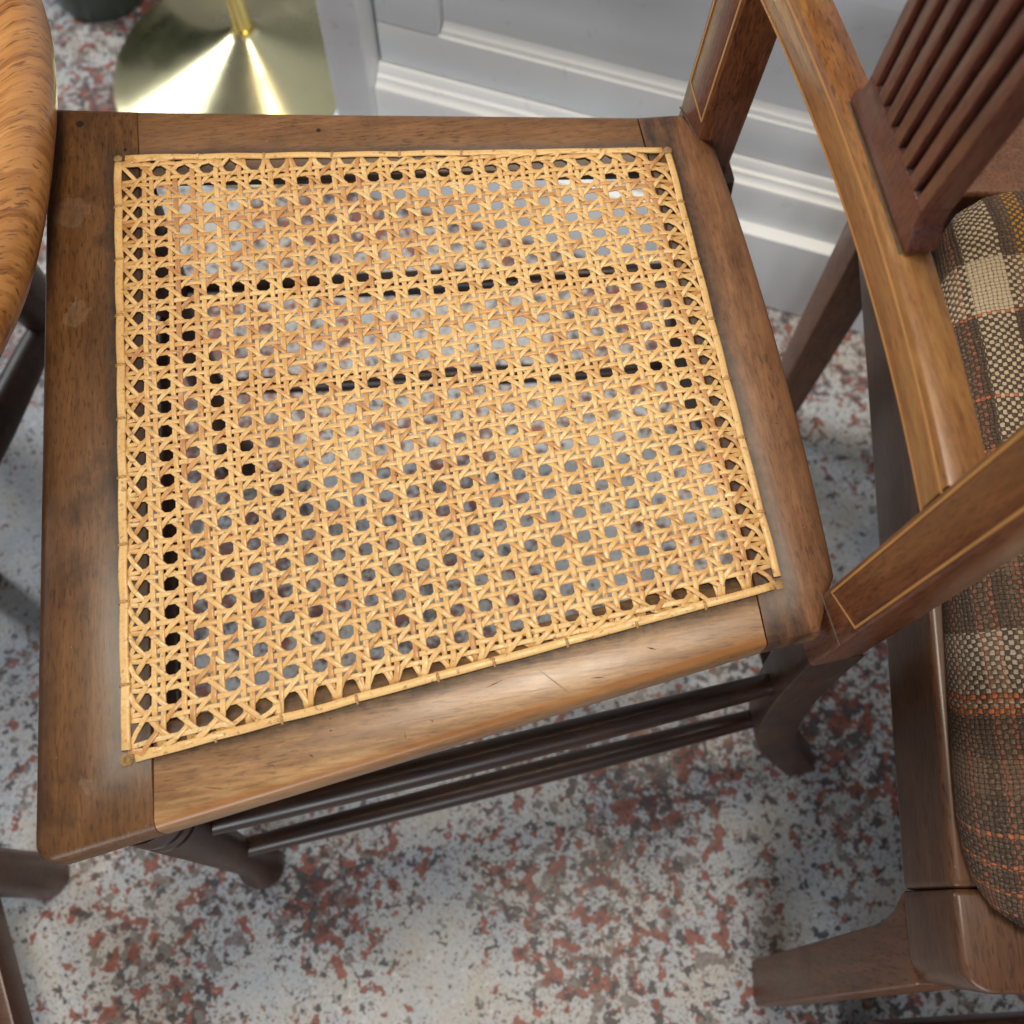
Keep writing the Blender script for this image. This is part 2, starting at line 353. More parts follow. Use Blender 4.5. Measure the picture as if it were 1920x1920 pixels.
M_oakleg = wood('dark_oak_leg', (.020, .011, .008), (.045, .024, .016), 'z', .4, None, .3, 1.0, offs=5.0)
M_prail = wood('brown_walnut', (.055, .0215, .0092), (.105, .043, .018), 'y', .40, None, .4, .8, coat=.2, offs=7.3)
M_pleg = wood('brown_walnut_leg', (.092, .034, .0150), (.165, .068, .030), 'z', .42, None, .4, .7, coat=.15, offs=8.1)
M_plaid = plaid(); M_floor = terrazzo(); M_brass = brass(); M_paint = painted()
M_polebrass = plain('polished_brass', (.82, .66, .26), .18); M_polebrass.node_tree.nodes['Principled BSDF'].inputs['Metallic'].default_value = 1.0
M_green = plain('dark_green_glaze', (.035, .055, .045), .35, .5, .4, 30)
M_stool = wood('dark_red_wood', (.060, .022, .014), (.120, .050, .032), 'x', .4, None, .3, 1.0, coat=.2, offs=9.9)

# ------------------------------------------------------------------ floor
bm = bmesh.new(); S = 3.2
bm.faces.new([bm.verts.new(p) for p in ((-S, -S, 0), (S, -S, 0), (S, S + .6, 0), (-S, S + .6, 0))])
tag(mesh_obj('floor', bm, M_floor, smooth=False), 'speckled grey terrazzo floor with red and black chips', kind='structure')

# ------------------------------------------------------------------ painted cabinet behind the chairs
cab = empty('painted_cabinet', (.2954, .5742, 0), R(-17.7))
tag(cab, 'pale grey painted cabinet with moulded panel door behind the chairs', 'cabinet')
def cbox(name, s0, s1, d0, d1, z0, z1, bev=.0015): return mesh_obj(name, box(s0, s1, d0, d1, z0, z1, bev), M_paint, cab)
SR = .62
cbox('plinth', -.487, SR, .000, .40, 0, .105, .003)
cbox('carcass', -.470, SR - .005, .052, .40, .105, .80)
cbox('corner_post', -.479, -.4405, .004, .052, .1055, .80, .003)
def strip(name, s0, s1, prof):
    """moulding run: profile (depth, z) swept along s"""
    bm = bmesh.new(); a = [bm.verts.new((s0, d, z)) for d, z in prof]; b = [bm.verts.new((s1, d, z)) for d, z in prof]; n = len(prof)
    for i in range(n): bm.faces.new((a[i], a[(i + 1) % n], b[(i + 1) % n], b[i]))
    bm.faces.new(a); bm.faces.new(b[::-1]); bmesh.ops.recalc_face_normals(bm, faces=bm.faces)
    return mesh_obj(name, bm, M_paint, cab, angle=35)
strip('base_moulding', -.4400, SR - .01, [(.0515, .1055), (.0145, .1055), (.0145, .146), (.016, .150), (.0195, .1515), (.0215, .1535), (.0225, .157), (.0262, .158), (.0275, .162), (.030, .1655), (.0515, .1655)])
DR0, DR1, DS = -.4385, SR - .02, .060
cbox('door_rail', DR0, DR1, .0335, .0512, .1662, .212, .0022)
cbox('door_rail', DR0, DR1, .0335, .0512, .345, .40, .0022)
cbox('door_rail', DR0, DR1, .0335, .0512, .70, .76, .0022)
for s0 in (DR0, .10, DR1 - DS):
    for za, zb in ((.2124, .3446), (.4004, .6996)): cbox('door_stile', s0, s0 + DS, .0337, .0512, za, zb, .0022)
for s0, s1 in ((DR0 + DS, .10), (.10 + DS, DR1 - DS)):
    for za, zb in ((.2124, .3446), (.4004, .6996)):
        cbox('door_panel', s0 + .0005, s1 - .0005, .0455, .0512, za + .0005, zb - .0005, 0)
        strip('panel_moulding', s0 + .001, s1 - .001, [(.0452, za), (.0372, za), (.0385, za + .0035), (.0420, za + .005), (.0452, za + .009)])

# ------------------------------------------------------------------ brass floor lamp beside the cabinet
lamp = empty('brass_floor_lamp', (-.278, .884, 0))
tag(lamp, 'brushed brass floor lamp with wide conical base beside the cabinet', 'floor lamp')
def lathe(prof, n=96):
    rings = [[Vector((r * math.cos(k / n * 2 * math.pi), r * math.sin(k / n * 2 * math.pi), z)) for k in range(n)] for r, z in prof]
    return loft(rings)
pr = [(.150, 0), (.1585, .0008), (.160, .003), (.1592, .0055)] + [(lerp(.158, .013, (k / 20) ** .92), lerp(.0065, .066, (k / 20) ** 1.10)) for k in range(21)] + [(.0125, .068)]
mesh_obj('base', lathe(pr), M_brass, lamp, angle=50)
mesh_obj('pole', lathe([(.0098, .064), (.0098, .067), (.0092, .069), (.0092, 1.35)], 32), M_polebrass, lamp)
mesh_obj('collar', lathe([(.0135, .0645), (.0138, .0665), (.0132, .0685), (.0100, .0695)], 32), M_polebrass, lamp)
mesh_obj('lamp_shade', lathe([(.10, 1.30), (.19, 1.30), (.13, 1.52), (.128, 1.52), (.186, 1.302)], 48), plain('linen_shade', (.55, .5, .4), .9), lamp)
pot = mesh_obj('plant_pot', lathe([(.040, 0), (.052, .003), (.056, .012), (.060, .16), (.064, .162), (.064, .18), (.058, .18), (.056, .15), (.02, .148)], 48), M_green)
pot.location = (-.470, 1.010, 0)
tag(pot, 'dark green round pot behind the brass lamp base', 'pot')

# ------------------------------------------------------------------ the caned chair
CH = empty('caned_chair', (-.03632, .24250, 0), R(8.6235))
tag(CH, 'brown wooden chair with woven cane seat in the middle of the picture', 'chair')
IN = .0122
ZB = .4285
def rail(name, outer, ends, inner, mat):
    """seat rail: outer edge points, inner edge points; undercut below the inner edge, outer arrises rounded, joints left tight"""
    cx = sum(p[0] for p in outer + inner) / len(outer + inner); cy = sum(p[1] for p in outer + inner) / len(outer + inner)
    def inset(pts, d, away):
        out = []
        for i, p in enumerate(pts):
            a = Vector(pts[max(i - 1, 0)]); b = Vector(pts[min(i + 1, len(pts) - 1)]); t = (b - a).normalized(); nn = Vector((-t.y, t.x))
            out.append((p[0] + nn.x * d, p[1] + nn.y * d))
        return out
    # outer runs with the wood on its left hand, inner likewise
    R_ = []
    for z, do, di in ((ZB, .0035, .014), (ZB + .0022, .0010, .0135), (ZB + .005, 0, .012), (ZT - .008, 0, .0004), (ZT - .0045, .0002, 0), (ZT - .0022, .0008, 0), (ZT - .0008, .0020, .0002), (ZT, .0042, .0010)):
        R_.append([Vector((x, y, z)) for x, y in inset(outer, do, 1) + inset(inner, di, 1)])
    return mesh_obj(name, loft(R_), mat, CH, angle=50)
def arc2(cx, cy, r, a0, a1): return [(cx + r * math.cos(R(lerp(a0, a1, k / 6))), cy + r * math.sin(R(lerp(a0, a1, k / 6)))) for k in range(7)]
XJ = .1386
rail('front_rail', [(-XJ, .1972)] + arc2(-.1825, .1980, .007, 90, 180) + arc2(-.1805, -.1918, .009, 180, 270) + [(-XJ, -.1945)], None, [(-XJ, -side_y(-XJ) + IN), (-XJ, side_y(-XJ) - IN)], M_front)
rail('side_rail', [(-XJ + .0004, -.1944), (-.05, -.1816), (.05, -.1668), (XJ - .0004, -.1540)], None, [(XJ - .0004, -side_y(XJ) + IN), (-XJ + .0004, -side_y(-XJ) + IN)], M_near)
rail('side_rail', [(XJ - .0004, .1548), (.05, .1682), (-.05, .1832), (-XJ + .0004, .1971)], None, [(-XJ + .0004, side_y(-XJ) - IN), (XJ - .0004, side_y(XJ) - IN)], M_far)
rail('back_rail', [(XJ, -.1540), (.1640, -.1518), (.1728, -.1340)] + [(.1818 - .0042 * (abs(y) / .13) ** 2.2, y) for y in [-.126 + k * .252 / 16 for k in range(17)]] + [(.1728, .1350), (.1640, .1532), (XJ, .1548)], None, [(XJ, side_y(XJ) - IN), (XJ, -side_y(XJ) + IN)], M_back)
# screw hole and nail marks
for nm, x, y, r in (('screw_hole', -.1705, .1905, .0021), ('nail_mark', -.146, .1690, .0010), ('nail_mark', -.040, .168, .0012)):
    n = 12; data_obj(nm, [(x + r * math.cos(k / n * 6.283), y + r * math.sin(k / n * 6.283), ZT + .00025) for k in range(n)], [list(range(n))], M_groove, CH, False)

# ---- woven cane
ZC = .4517                                                # mid-plane of the weave
WP = 2 * XB / 23.4                                        # pitch front to back
def u2x(u):
    if u < 1: return -XB + (u + .5) / 1.5 * 1.2 * WP
    if u > 22: return XB - (23.5 - u) / 1.5 * 1.2 * WP
    return -XB + 1.2 * WP + (u - 1) * WP
def pv(x): return .01242 - .0008 * (x / XB)
def v2y(v, x): return (v - 13) * pv(x)
HALF = .00195
HALFH = .00208
def ribbon(name, pts, wd, th, mat):
    pts = [Vector(p) for p in pts]; V = []; F = []; m = len(pts)
    prof = ((-.5, -.35), (-.47, .18), (-.30, .42), (.30, .42), (.47, .18), (.5, -.35))
    k = len(prof)
    for i, p in enumerate(pts):
        t = pts[min(i + 1, m - 1)] - pts[max(i - 1, 0)]; t.normalize()
        s = t.cross(Vector((0, 0, 1))).normalized(); n = s.cross(t)
        for a, b in prof: V.append(p + s * (a * wd) + n * (b * th))
    for i in range(m - 1):
        for j in range(k):
            F.append((i * k + j, i * k + (j + 1) % k, (i + 1) * k + (j + 1) % k, (i + 1) * k + j))
    F.append(tuple(range(k))[::-1]); F.append(tuple((m - 1) * k + j for j in range(k)))
    me = bpy.data.meshes.new(name); me.from_pydata([tuple(v) for v in V], [], [f[::-1] for f in F]); me.update(); me.materials.append(mat)
    for p in me.polygons: p.use_smooth = True
    return link(bpy.data.objects.new(name, me), CH)
AMP = .00042
def densify(ctrl):
    out = []
    for a, b in zip(ctrl, ctrl[1:]):
        a, b = Vector(a), Vector(b); out.append(a)
        d = (b - a).length
        k = 2 if d < .007 else 3
        for q in range(1, k):
            f = q / k; g = f * f * (3 - 2 * f); c = a.lerp(b, f); c.z = lerp(a.z, b.z, g); out.append(c)
    out.append(Vector(ctrl[-1])); return out
# sideways sag that neighbouring strands share, so the old weave is not ruled with a straightedge
def sagx(x, y): return .0007 * math.sin(9 * y + 2.1) * math.sin(13 * x + .4) + .0004 * math.sin(31 * y + 17 * x)
def sagy(x, y): return .0008 * math.sin(11 * x + .8) * math.cos(8 * y) + .0004 * math.sin(27 * x - 19 * y)
def sagz(x, y):
    ax = max(0, 1 - (x / XB) ** 2); ay = max(0, 1 - (y / side_y(x)) ** 2)
    return -.0030 * ax * ay
def fin(x, y, z): return (x + sagx(x, y), y + sagy(x, y), z + sagz(x, y))
hs = []                                                   # (j, k) horizontal strand existence range
def h_y(j, k, x, jit): return v2y(j, x) + (HALFH if k else -HALFH) + jit
hj = {}; vj = {}
for j in range(1, 26):
    for k in (0, 1): hj[j, k] = random.gauss(0, .00018)
for i in range(1, 23):
    for k in (0, 1): vj[i, k] = random.gauss(0, .00018)
def x_end(j):
    """where row j runs into the side border, else the back border"""
    for q in range(301):
        x = -XB + 2 * XB * q / 300
        if abs(v2y(j, x)) > side_y(x) - .0015: return x, True
    return XB, False
for j in range(1, 26):
    xe, side = x_end(j)
    for k in (0, 1):
        y_a = v2y(j, -XB); c = [(-XB + .0008, y_a + (.0008 if k else -.0008), ZC - .0012)]
        for i in range(1, 23):
            for kk in (0, 1):
                x = u2x(i) + (HALF if kk else -HALF) + vj[i, kk]
                if x > xe - .004: continue
                up = 1 if (k + kk) % 2 == 0 else -1
                c.append(fin(x, h_y(j, k, x, hj[j, k]), ZC + up * AMP))
        ye = v2y(j, xe)
        c.append((xe - .0008, ye + (.0008 if k else -.0008) * (1 if not side else .6), ZC - .0012))
        ribbon('cane_strand', densify(c), random.uniform(.0022, .0027), .0007, M_cane)
for i in range(1, 23):
    for k in (0, 1):
        x0 = u2x(i); s0 = side_y(x0); c = [(x0 + (.0007 if k else -.0007), -s0 + .0008, ZC - .0012)]
        for j in range(1, 26):
            xe, side = x_end(j)
            for kk in (0, 1):
                x = x0 + (HALF if k else -HALF) + vj[i, k]
                y = h_y(j, kk, x, hj[j, kk])
                if abs(y) > s0 - .006 or x > xe - .003: continue
                up = -1 if (k + kk) % 2 == 0 else 1
                c.append(fin(x, y, ZC + up * AMP))
        c += [(x0 + (.0007 if k else -.0007), s0 - .0008, ZC - .0012)]
        ribbon('cane_strand', densify(c), random.uniform(.0024, .0029), .0007, M_cane)
def diag(n, sgn):
    """one diagonal strand, v = n + .5 + sgn*u ; sgn -1 passes over the cross pairs, +1 over the long pairs"""
    P = []
    jt = random.gauss(0, .0002)
    q = -2
    while q <= 94:
        u = q / 4.0
        v = n + .5 + sgn * u
        x = u2x(u); y = v2y(v, x) + jt
        inside = abs(y) < side_y(x) - .0005 and -.5 <= u <= 23.5
        P.append((u, v, x, y, inside)); q += 1
    ins = [p for p in P if p[4]]
    if len(ins) < 7: return
    c = []
    for u, v, x, y, _ in ins:
        f = (u * 2) % 2                                   # 0 at a cross pair, 1 between
        w = math.cos(f * math.pi); w = max(-1, min(1, w * 1.6))
        z = ZC + (w if sgn < 0 else -w) * .00085
        c.append(fin(x, y, z))
    def hole(p, prev):
        x, y = p[0], p[1]
        if abs(x) > XB - .010:                            # front / back border: holes line up with the rows
            xb = math.copysign(XB - .001, x); return (xb, round(y / pv(xb)) * pv(xb), ZC - .0012)
        u = 1 + (x + XB - 1.2 * WP) / WP; u = round(u); xh = u2x(u)
        return (xh + random.uniform(-.001, .001), math.copysign(side_y(xh) - .001, y), ZC - .0012)
    for end in (0, -1):
        h = hole(c[end], None)
        lim = .0055
        while len(c) > 3 and (Vector(c[end]) - Vector(h)).xy.length < lim: c.pop(end)
        c.insert(0, h) if end == 0 else c.append(h)
    if len(c) > 4: ribbon('cane_strand', densify(c), random.uniform(.0021, .0026), .0006, M_cane)
for n in range(-23, 26): diag(n, 1)
for n in range(0, 50): diag(n, -1)

# ---- binding cane round the edge with its tie loops, and the pegged corners
def binding(a, b, ties, bow_dir, wd):
    a, b = Vector(a), Vector(b); L = (b - a).length; tv = (b - a) / L; sv = Vector(bow_dir)
    ts = [0] + ties + [1]; pts = []
    for t0, t1 in zip(ts, ts[1:]):
        amp = random.uniform(.0001, .0006); n = 7
        for k in range(n):
            t = lerp(t0, t1, k / n); f = math.sin(k / n * math.pi)
            p = a.lerp(b, t) + sv * (amp * f - .0003); pts.append((p.x, p.y, .4511 + .0002 * f))
    pts.append((b.x, b.y, .4511))
    V = ribbon('binding_cane', pts, wd, .0013, M_bind)
    for t in ties:
        p = a.lerp(b, t); s = Vector((-tv.y, tv.x, 0)); ring = []
        h = wd / 2
        arc = [p + s * (-h - .0006) + Vector((0, 0, .4500)), p + s * (-h - .0003) + Vector((0, 0, .4508)), p + s * (-h * .6) + Vector((0, 0, .4518)), p + Vector((0, 0, .4520)),
               p + s * (h * .6) + Vector((0, 0, .4518)), p + s * (h + .0003) + Vector((0, 0, .4508)), p + s * (h + .0006) + Vector((0, 0, .4500))]
        lo = ribbon('binding_loop', arc, .0014, .0006, M_tie); lo.parent = V
def ties(n, j=.012): return [(k + .0) / n + random.uniform(-j, j) for k in range(1, n)]
M_tie = plain('cane_tie', (.42, .225, .075), .4, .5, .6, 200)
TLc, TRc, BRc, BLc = (-XB, YF, 0), (XB, YK, 0), (XB, -YK, 0), (-XB, -YF, 0)
binding((-XB, YF - .003, 0), (-XB, -YF + .004, 0), ties(10), (-1, 0, 0), .0043)
binding((-XB + .004, YF, 0), (XB - .003, YK + .0004, 0), ties(8), (0, 1, 0), .0036)
binding((XB, YK - .003, 0), (XB, -YK + .004, 0), ties(7), (1, 0, 0), .0037)
binding((XB - .003, -YK - .0003, 0), (-XB + .004, -YF, 0), ties(9), (0, -1, 0), .0038)
for (x, y, _), r in ((TLc, .0024), (TRc, .0026), (BRc, .0024), (BLc, .0030)):
    rings = []
    for z, rr in ((.4485, .9), (.4502, 1.0), (.4509, .95), (.4513, .6), (.4514, .2)):
        rings.append([Vector((x + r * rr * math.cos(k / 26 * 6.283) * (1 + .07 * math.sin(k * .9)), y + r * rr * math.sin(k / 26 * 6.283) * (1 + .07 * math.cos(k * 1.1)), z)) for k in range(26)])
    mesh_obj('corner_peg', loft(rings), M_peg, CH)

sp = [(-XB + (.0034 - .00014 * k) * math.cos(k * .55), -YF + (.0034 - .00014 * k) * math.sin(k * .55) * .9, .4500 + .00010 * k) for k in range(20)]
mesh_obj('corner_knot', tube(sp, .0006, 8), M_peg, CH)
# scratches in the worn side rail
for (x0, y0), (x1, y1), wd in (((.032, -.1490), (.0455, -.1630), .0003), ((.008, -.1545), (.0165, -.1520), .0004), ((-.118, -.1790), (-.108, -.1815), .0003), ((.083, -.147), (.087, -.1485), .0007), ((-.030, -.168), (-.0295, -.1725), .0003), ((.055, -.157), (.062, -.1575), .0005), ((-.072, -.172), (-.070, -.1735), .0006)):
    d = Vector((x1 - x0, y1 - y0)).normalized(); nx, ny = -d.y * wd / 2, d.x * wd / 2; zz = ZT + .00015
    data_obj('scratch', [(x0, y0, zz), ((x0 + x1) / 2 + nx, (y0 + y1) / 2 + ny, zz), (x1, y1, zz), ((x0 + x1) / 2 - nx, (y0 + y1) / 2 - ny, zz)], [(3, 2, 1, 0)], M_scr, CH, False)
# ---- legs, rungs
def leg_path(x0, y0, x1, y1, prof):
    return [(lerp(x1, x0, z / .41), lerp(y1, y0, z / .41), z) for z, r in prof], [r for z, r in prof]
LP = [(0.0, .0130), (.004, .0158), (.014, .0182), (.026, .0182), (.040, .0160), (.055, .0132), (.075, .0118), (.16, .0130), (.26, .0147), (.335, .0162), (.352, .0165), (.3535, .0150), (.3575, .0148), (.359, .0166),
      (.371, .0168), (.3725, .0152), (.3765, .0150), (.378, .0170), (.405, .0176)]
for sy in (-1, 1):
    pth, rad = leg_path(-.1600, sy * .1765, -.1870, sy * .1860, LP)
    L = mesh_obj('front_leg', tube(pth, rad, 28), M_leg, CH, angle=30)
    for zc in (.3555, .3745):
        x, y = lerp(-.1870, -.1600, zc / .41), sy * lerp(.1860, .1765, zc / .41)
        mesh_obj('turned_ring', tube([(x, y, zc - .0013), (x, y, zc + .0013)], .0154, 28), M_groove, L)
for sy in (-1, 1):
    for z, r in ((.300, .0076), (.160, .0076)):
        a = Vector((lerp(-.1870, -.1600, z / .41), sy * lerp(.1860, .1765, z / .41), z)); b = Vector((.196 if z > .2 else .215, sy * .1455, z))
        ps = [a.lerp(b, k / 8) for k in range(9)]
        mesh_obj('side_rung', tube(ps, [r * .86, r * .96, r * 1.04, r * 1.1, r * 1.12, r * 1.1, r * 1.04, r * .96, r * .86], 18), M_rung, CH)
ps = [Vector((-.1738, lerp(-.176, .176, k / 8), .285)) for k in range(9)]
mesh_obj('front_rung', tube(ps, [.0078, .0086, .0092, .0096, .0098, .0096, .0092, .0086, .0078], 18), M_rung, CH)
ps = [Vector((.205, lerp(-.146, .146, k / 8), .235)) for k in range(9)]
mesh_obj('back_rung', tube(ps, .0078, 16), M_rung, CH)
# sabre back legs below the seat, stiles above it
for sy in (-1, 1):
    lp = curve_pts([(.2780, sy * .1660, 0), (.2540, sy * .1600, .055), (.2260, sy * .1530, .125), (.2070, sy * .1480, .210), (.1930, sy * .1455, .310), (.1840, sy * .1450, .4085)], 26)
    mesh_obj('back_leg', squarebar(lp, .0128, [lerp(.0125, .0150, min(1, k / 14)) for k in range(27)], (0, 1, 0)), M_leg, CH, angle=30)
ZS = .83
for sy in (-1, 1):
    kx, ky = (.045, .0) if sy < 0 else (.050, .0)
    yc = -.1455 if sy < 0 else .1475
    xc = .1835 if sy < 0 else .1800
    tw = -.08 if sy < 0 else -.316
    P = [(xc + kx * (z - ZT) + .06 * max(0, z - .62) ** 1.5, yc + sy * ky * (z - ZT), z) for z in [.4087 + k * (ZS - .4087) / 22 for k in range(23)]]
    sv = (-.08, 1, 0) if sy < 0 else (-.22, .975, 0)
    st = mesh_obj('stile', squarebar(P, .0128, .0142, sv), M_stile, CH, angle=30)
    # boxwood lines let into the front face: two long ones and the pointed foot
    def fx(z): return xc + kx * (z - ZT) + .06 * max(0, z - .62) ** 1.5 - .0142
    sn = Vector((sv[0], sv[1])).normalized(); fn = Vector((-sn.y, sn.x))
    def fp(off, z):
        return (fx(z) + .0142 + sn.x * off + fn.x * .01425, yc + sn.y * off + fn.y * .01425, z)
    def iline(pts, wd=.0011):
        mesh_obj('inlay_line', squarebar(pts, wd / 2, .0004, sv), M_inlay, st, smooth=False)
    zs = [.468 + k * (ZS - .01 - .468) / 14 for k in range(15)]
    for off in (-.0098, .0098):
        iline([fp(off, z) for z in ([.4615 if off * sy < 0 else .4715] + zs[1:])])
    a = fp(-sy * .0098, .4615); b = fp(sy * .0098, .4715)
    iv = Vector(b) - Vector(a); bm = squarebar([a, b], .00045, .0004, (0, -iv.z, iv.y)); mesh_obj('inlay_line', bm, M_inlay, st, smooth=False)
    # wax and dust lodged where the stile meets the seat
    mesh_obj('wax_line', squarebar([fp(-.0125, .4502), fp(.0125, .4502)], .0004, .0004, (1, 0, 0)), M_grime, st)
# curved lower back rail with splat
def rx(y): return .1835 - .0078 * (y / .13) ** 2
ys = [-.1340 + k * .2680 / 28 for k in range(29)]
RZ0, RZ1, RT = .5510, .5755, .0165
br = mesh_obj('lower_back_rail', squarebar([(rx(y) + RT / 2, y, (RZ0 + RZ1) / 2) for y in ys], RT / 2, (RZ1 - RZ0) / 2, (1, 0, 0)), M_rail, CH, angle=28)
for z in (RZ0 + .0016, RZ1 - .0052):
    mesh_obj('inlay_line', squarebar([(rx(y) - .00005, y, z) for y in ys], .0004, .0006, (1, 0, 0)), M_inlay, br, smooth=False)
mesh_obj('crest_rail', squarebar([(rx(y) + .022 + RT / 2, y * 1.12, .815) for y in ys], RT / 2, .028, (1, 0, 0)), M_stile, CH, angle=28)
# splat: a base block with seven upright bars, slots open between them
KL = .055
def splat_x(z): return .1875 + KL * (z - RZ1)
TH = .0125
def slab(name, outline, parent, bev=.0007):
    """outline (y,z) in the plane of the splat, given its own thickness"""
    bm = bmesh.new()
    f = [bm.verts.new((splat_x(z), y, z)) for y, z in outline]; b = [bm.verts.new((splat_x(z) + TH, y, z)) for y, z in outline]; n = len(outline)
    bm.faces.new(f); bm.faces.new(b[::-1])
    for i in range(n): bm.faces.new((f[i], f[(i + 1) % n], b[(i + 1) % n], b[i]))
    bmesh.ops.recalc_face_normals(bm, faces=bm.faces)
    es = [e for e in bm.edges if e.calc_face_angle(0) > R(30)]
    bmesh.ops.bevel(bm, geom=es, offset=bev, segments=2, profile=.6, affect='EDGES', clamp_overlap=True)
    return mesh_obj(name, bm, M_splat, parent, angle=35)
WB, WT = .0385, .0330
zb = RZ1 + .0008
sh = [(-WB, zb), (WB, zb), (WB, zb + .003), (WB - .0015, zb + .007), (WB - .0045, zb + .0105), (WT + .0002, zb + .015), (WT, zb + .0185)]
out = sh + [(-y, z) for y, z in reversed(sh[2:])]
SB = slab('splat', out, CH)
NB = 7; bw = .0058; gap = (2 * WT - NB * bw) / (NB - 1); ztop = .792
for k in range(NB):
    y0 = -WT + k * (bw + gap)
    spread = 1.30
    slab('splat_bar', [(y0, zb + .0183), (y0 + bw, zb + .0183), ((y0 + bw / 2) * spread + bw / 2, ztop), ((y0 + bw / 2) * spread - bw / 2, ztop)], SB, .0006)
for k in range(NB - 1):                                   # dust in the foot of each slot
    y0 = -WT + bw + k * (bw + gap)
    mesh_obj('slot_dust', box(splat_x(zb + .019) + .0015, splat_x(zb + .019) + TH - .001, y0 + .0004, y0 + gap - .0004, zb + .0181, zb + .0189, 0), M_grime, SB)
mesh_obj('wax_line', squarebar([(splat_x(RZ1) - .0008, -.0375, RZ1 + .0002), (splat_x(RZ1) - .0005, .0375, RZ1 + .0001)], .0004, .0003, (1, 0, 0)), M_grime, br)

# ------------------------------------------------------------------ oak chair at the left
OK = empty('oak_chair', (-.4265, .343, 0), R(4))
tag(OK, 'golden oak chair with thick rounded seat at the left edge', 'chair')
def oak_outline(f, n=72):
    out = []
    for k in range(n):
        a = k / n * 2 * math.pi; c, s = math.cos(a), math.sin(a); e = .78
        out.append((math.copysign(abs(c) ** e, c) * .1965 * f, math.copysign(abs(s) ** e, s) * .215 * f))
    return out
rings = []
for f, z in ((.86, .4625), (.955, .4635), (.985, .468), (.998, .476), (1.0, .484), (.993, .4925), (.975, .4985), (.945, .5025), (.90, .5040), (.82, .5025), (.65, .498), (.4, .4955), (.15, .495)):
    rings.append([Vector((x, y, z)) for x, y in oak_outline(f)])
mesh_obj('seat', loft(rings), M_oak, OK, angle=60)
def legto(top, foot, r0, r1, parent, mat, nm='leg'):
    a, b = Vector(foot), Vector(top)
    return mesh_obj(nm, tube([a.lerp(b, k / 8) for k in range(9)], [r1 * .9, r1, lerp(r1, r0, .25), lerp(r1, r0, .45), r0 * 1.05, r0 * 1.1, r0 * 1.06, r0, r0 * .9], 20), mat, parent)
legto((.095, .045, .466), (.060, .118, 0), .018, .015, OK, M_oakleg)
legto((.10, -.150, .466), (-.05, -.06, 0), .018, .015, OK, M_oakleg)
legto((-.14, .12, .466), (-.17, .17, 0), .018, .015, OK, M_oakleg)
legto((-.13, -.14, .466), (-.16, -.20, 0), .018, .015, OK, M_oakleg)
def rung(a, b, r, parent, mat, nm='rung'):
    a, b = Vector(a), Vector(b)
    return mesh_obj(nm, tube([a.lerp(b, k / 6) for k in range(7)], [r * .8, r * .95, r * 1.05, r * 1.1, r * 1.05, r * .95, r * .8], 16), mat, parent)
rung((.079, .078, .21), (.018, -.105, .21), .013, OK, M_oakleg)
rung((-.157, .149, .18), (-.148, -.176, .18), .012, OK, M_oakleg)

# ------------------------------------------------------------------ chair with the plaid seat at the right
PC = empty('plaid_seat_chair', (0, 0, 0))
tag(PC, 'brown wooden chair with brown and orange plaid seat at the right', 'chair')
PT, PB = .400, .338
# left rail: outer top edge from near corner to far corner
def pl(y): return .2128 + .063 * (y - .013)               # plan line of the left rail's outer face
lr = prism([(pl(.0078), .0078), (pl(.43), .43), (pl(.43) + .021, .43), (pl(.0078) + .021, .0078)], PB, PT, .004, 3)
mesh_obj('left_rail', lr, M_prail, PC)
fr_y = -.036
mesh_obj('front_rail', prism([(.262, fr_y), (.62, fr_y), (.62, fr_y + .022), (.262, fr_y + .022)], PB, PT, .004, 3), M_prail, PC)
mesh_obj('far_rail', prism([(pl(.44) + .004, .3945), (.66, .3945), (.66, .452), (pl(.44) + .004, .452)], PB, PT + .012, .004, 3), M_pleg, PC)
mesh_obj('right_rail', prism([(.622, -.012), (.644, -.012), (.660, .43), (.638, .43)], PB, PT, .004, 3), M_prail, PC)
# near corner: the leg with its curved bracket and softened top corner
def corner_top():
    pts = []
    x0, y0 = pl(-.0) - .001, fr_y - .001
    r = .014
    for k in range(8):
        a = R(180 + 90 * k / 7); pts.append((x0 + r + r * math.cos(a), y0 + r + r * math.sin(a)))
    pts += [(.2615, y0), (.2615, y0 + .020), (.252, -.009), (.2435, .0077), (x0 + .001, .0077)]
    return pts
mesh_obj('corner_block', prism(corner_top(), PB, PT + .0006, .0035, 3), M_prail, PC)
# leg: face outline in (y, z) extruded through x
fo = [(.0085, PB + .0005), (.0060, PB - .004), (-.0010, PB - .016), (-.0060, PB - .030), (-.0095, PB - .050), (-.0400, .004), (-.0420, 0), (-.0730, 0), (-.0745, .004), (fr_y - .0015, PB + .0005)]
bm = bmesh.new(); n = len(fo)
def xl(z): return pl(0) + .0015 - .004 * (1 - z / .34)
A = [bm.verts.new((xl(z) - .0015, y, z)) for y, z in fo]; B = [bm.verts.new((xl(z) + .036 - .010 * (1 - z / .34), y, z)) for y, z in fo]
bm.faces.new(A); bm.faces.new(B[::-1])
for i in range(n): bm.faces.new((A[i], A[(i + 1) % n], B[(i + 1) % n], B[i]))
bmesh.ops.recalc_face_normals(bm, faces=bm.faces)
bmesh.ops.bevel(bm, geom=[e for e in bm.edges if e.calc_face_angle(0) > R(30)], offset=.0028, segments=3, profile=.6, affect='EDGES', clamp_overlap=True)
mesh_obj('leg', bm, M_pleg, PC, angle=35)
def sqleg(top, foot, h0, h1): 
    a, b = Vector(foot), Vector(top)
    return mesh_obj('leg', squarebar([a.lerp(b, k / 4) for k in range(5)], [lerp(h1, h0, k / 4) for k in range(5)], [lerp(h1, h0, k / 4) for k in range(5)], (1, 0, 0)), M_pleg, PC, angle=30)
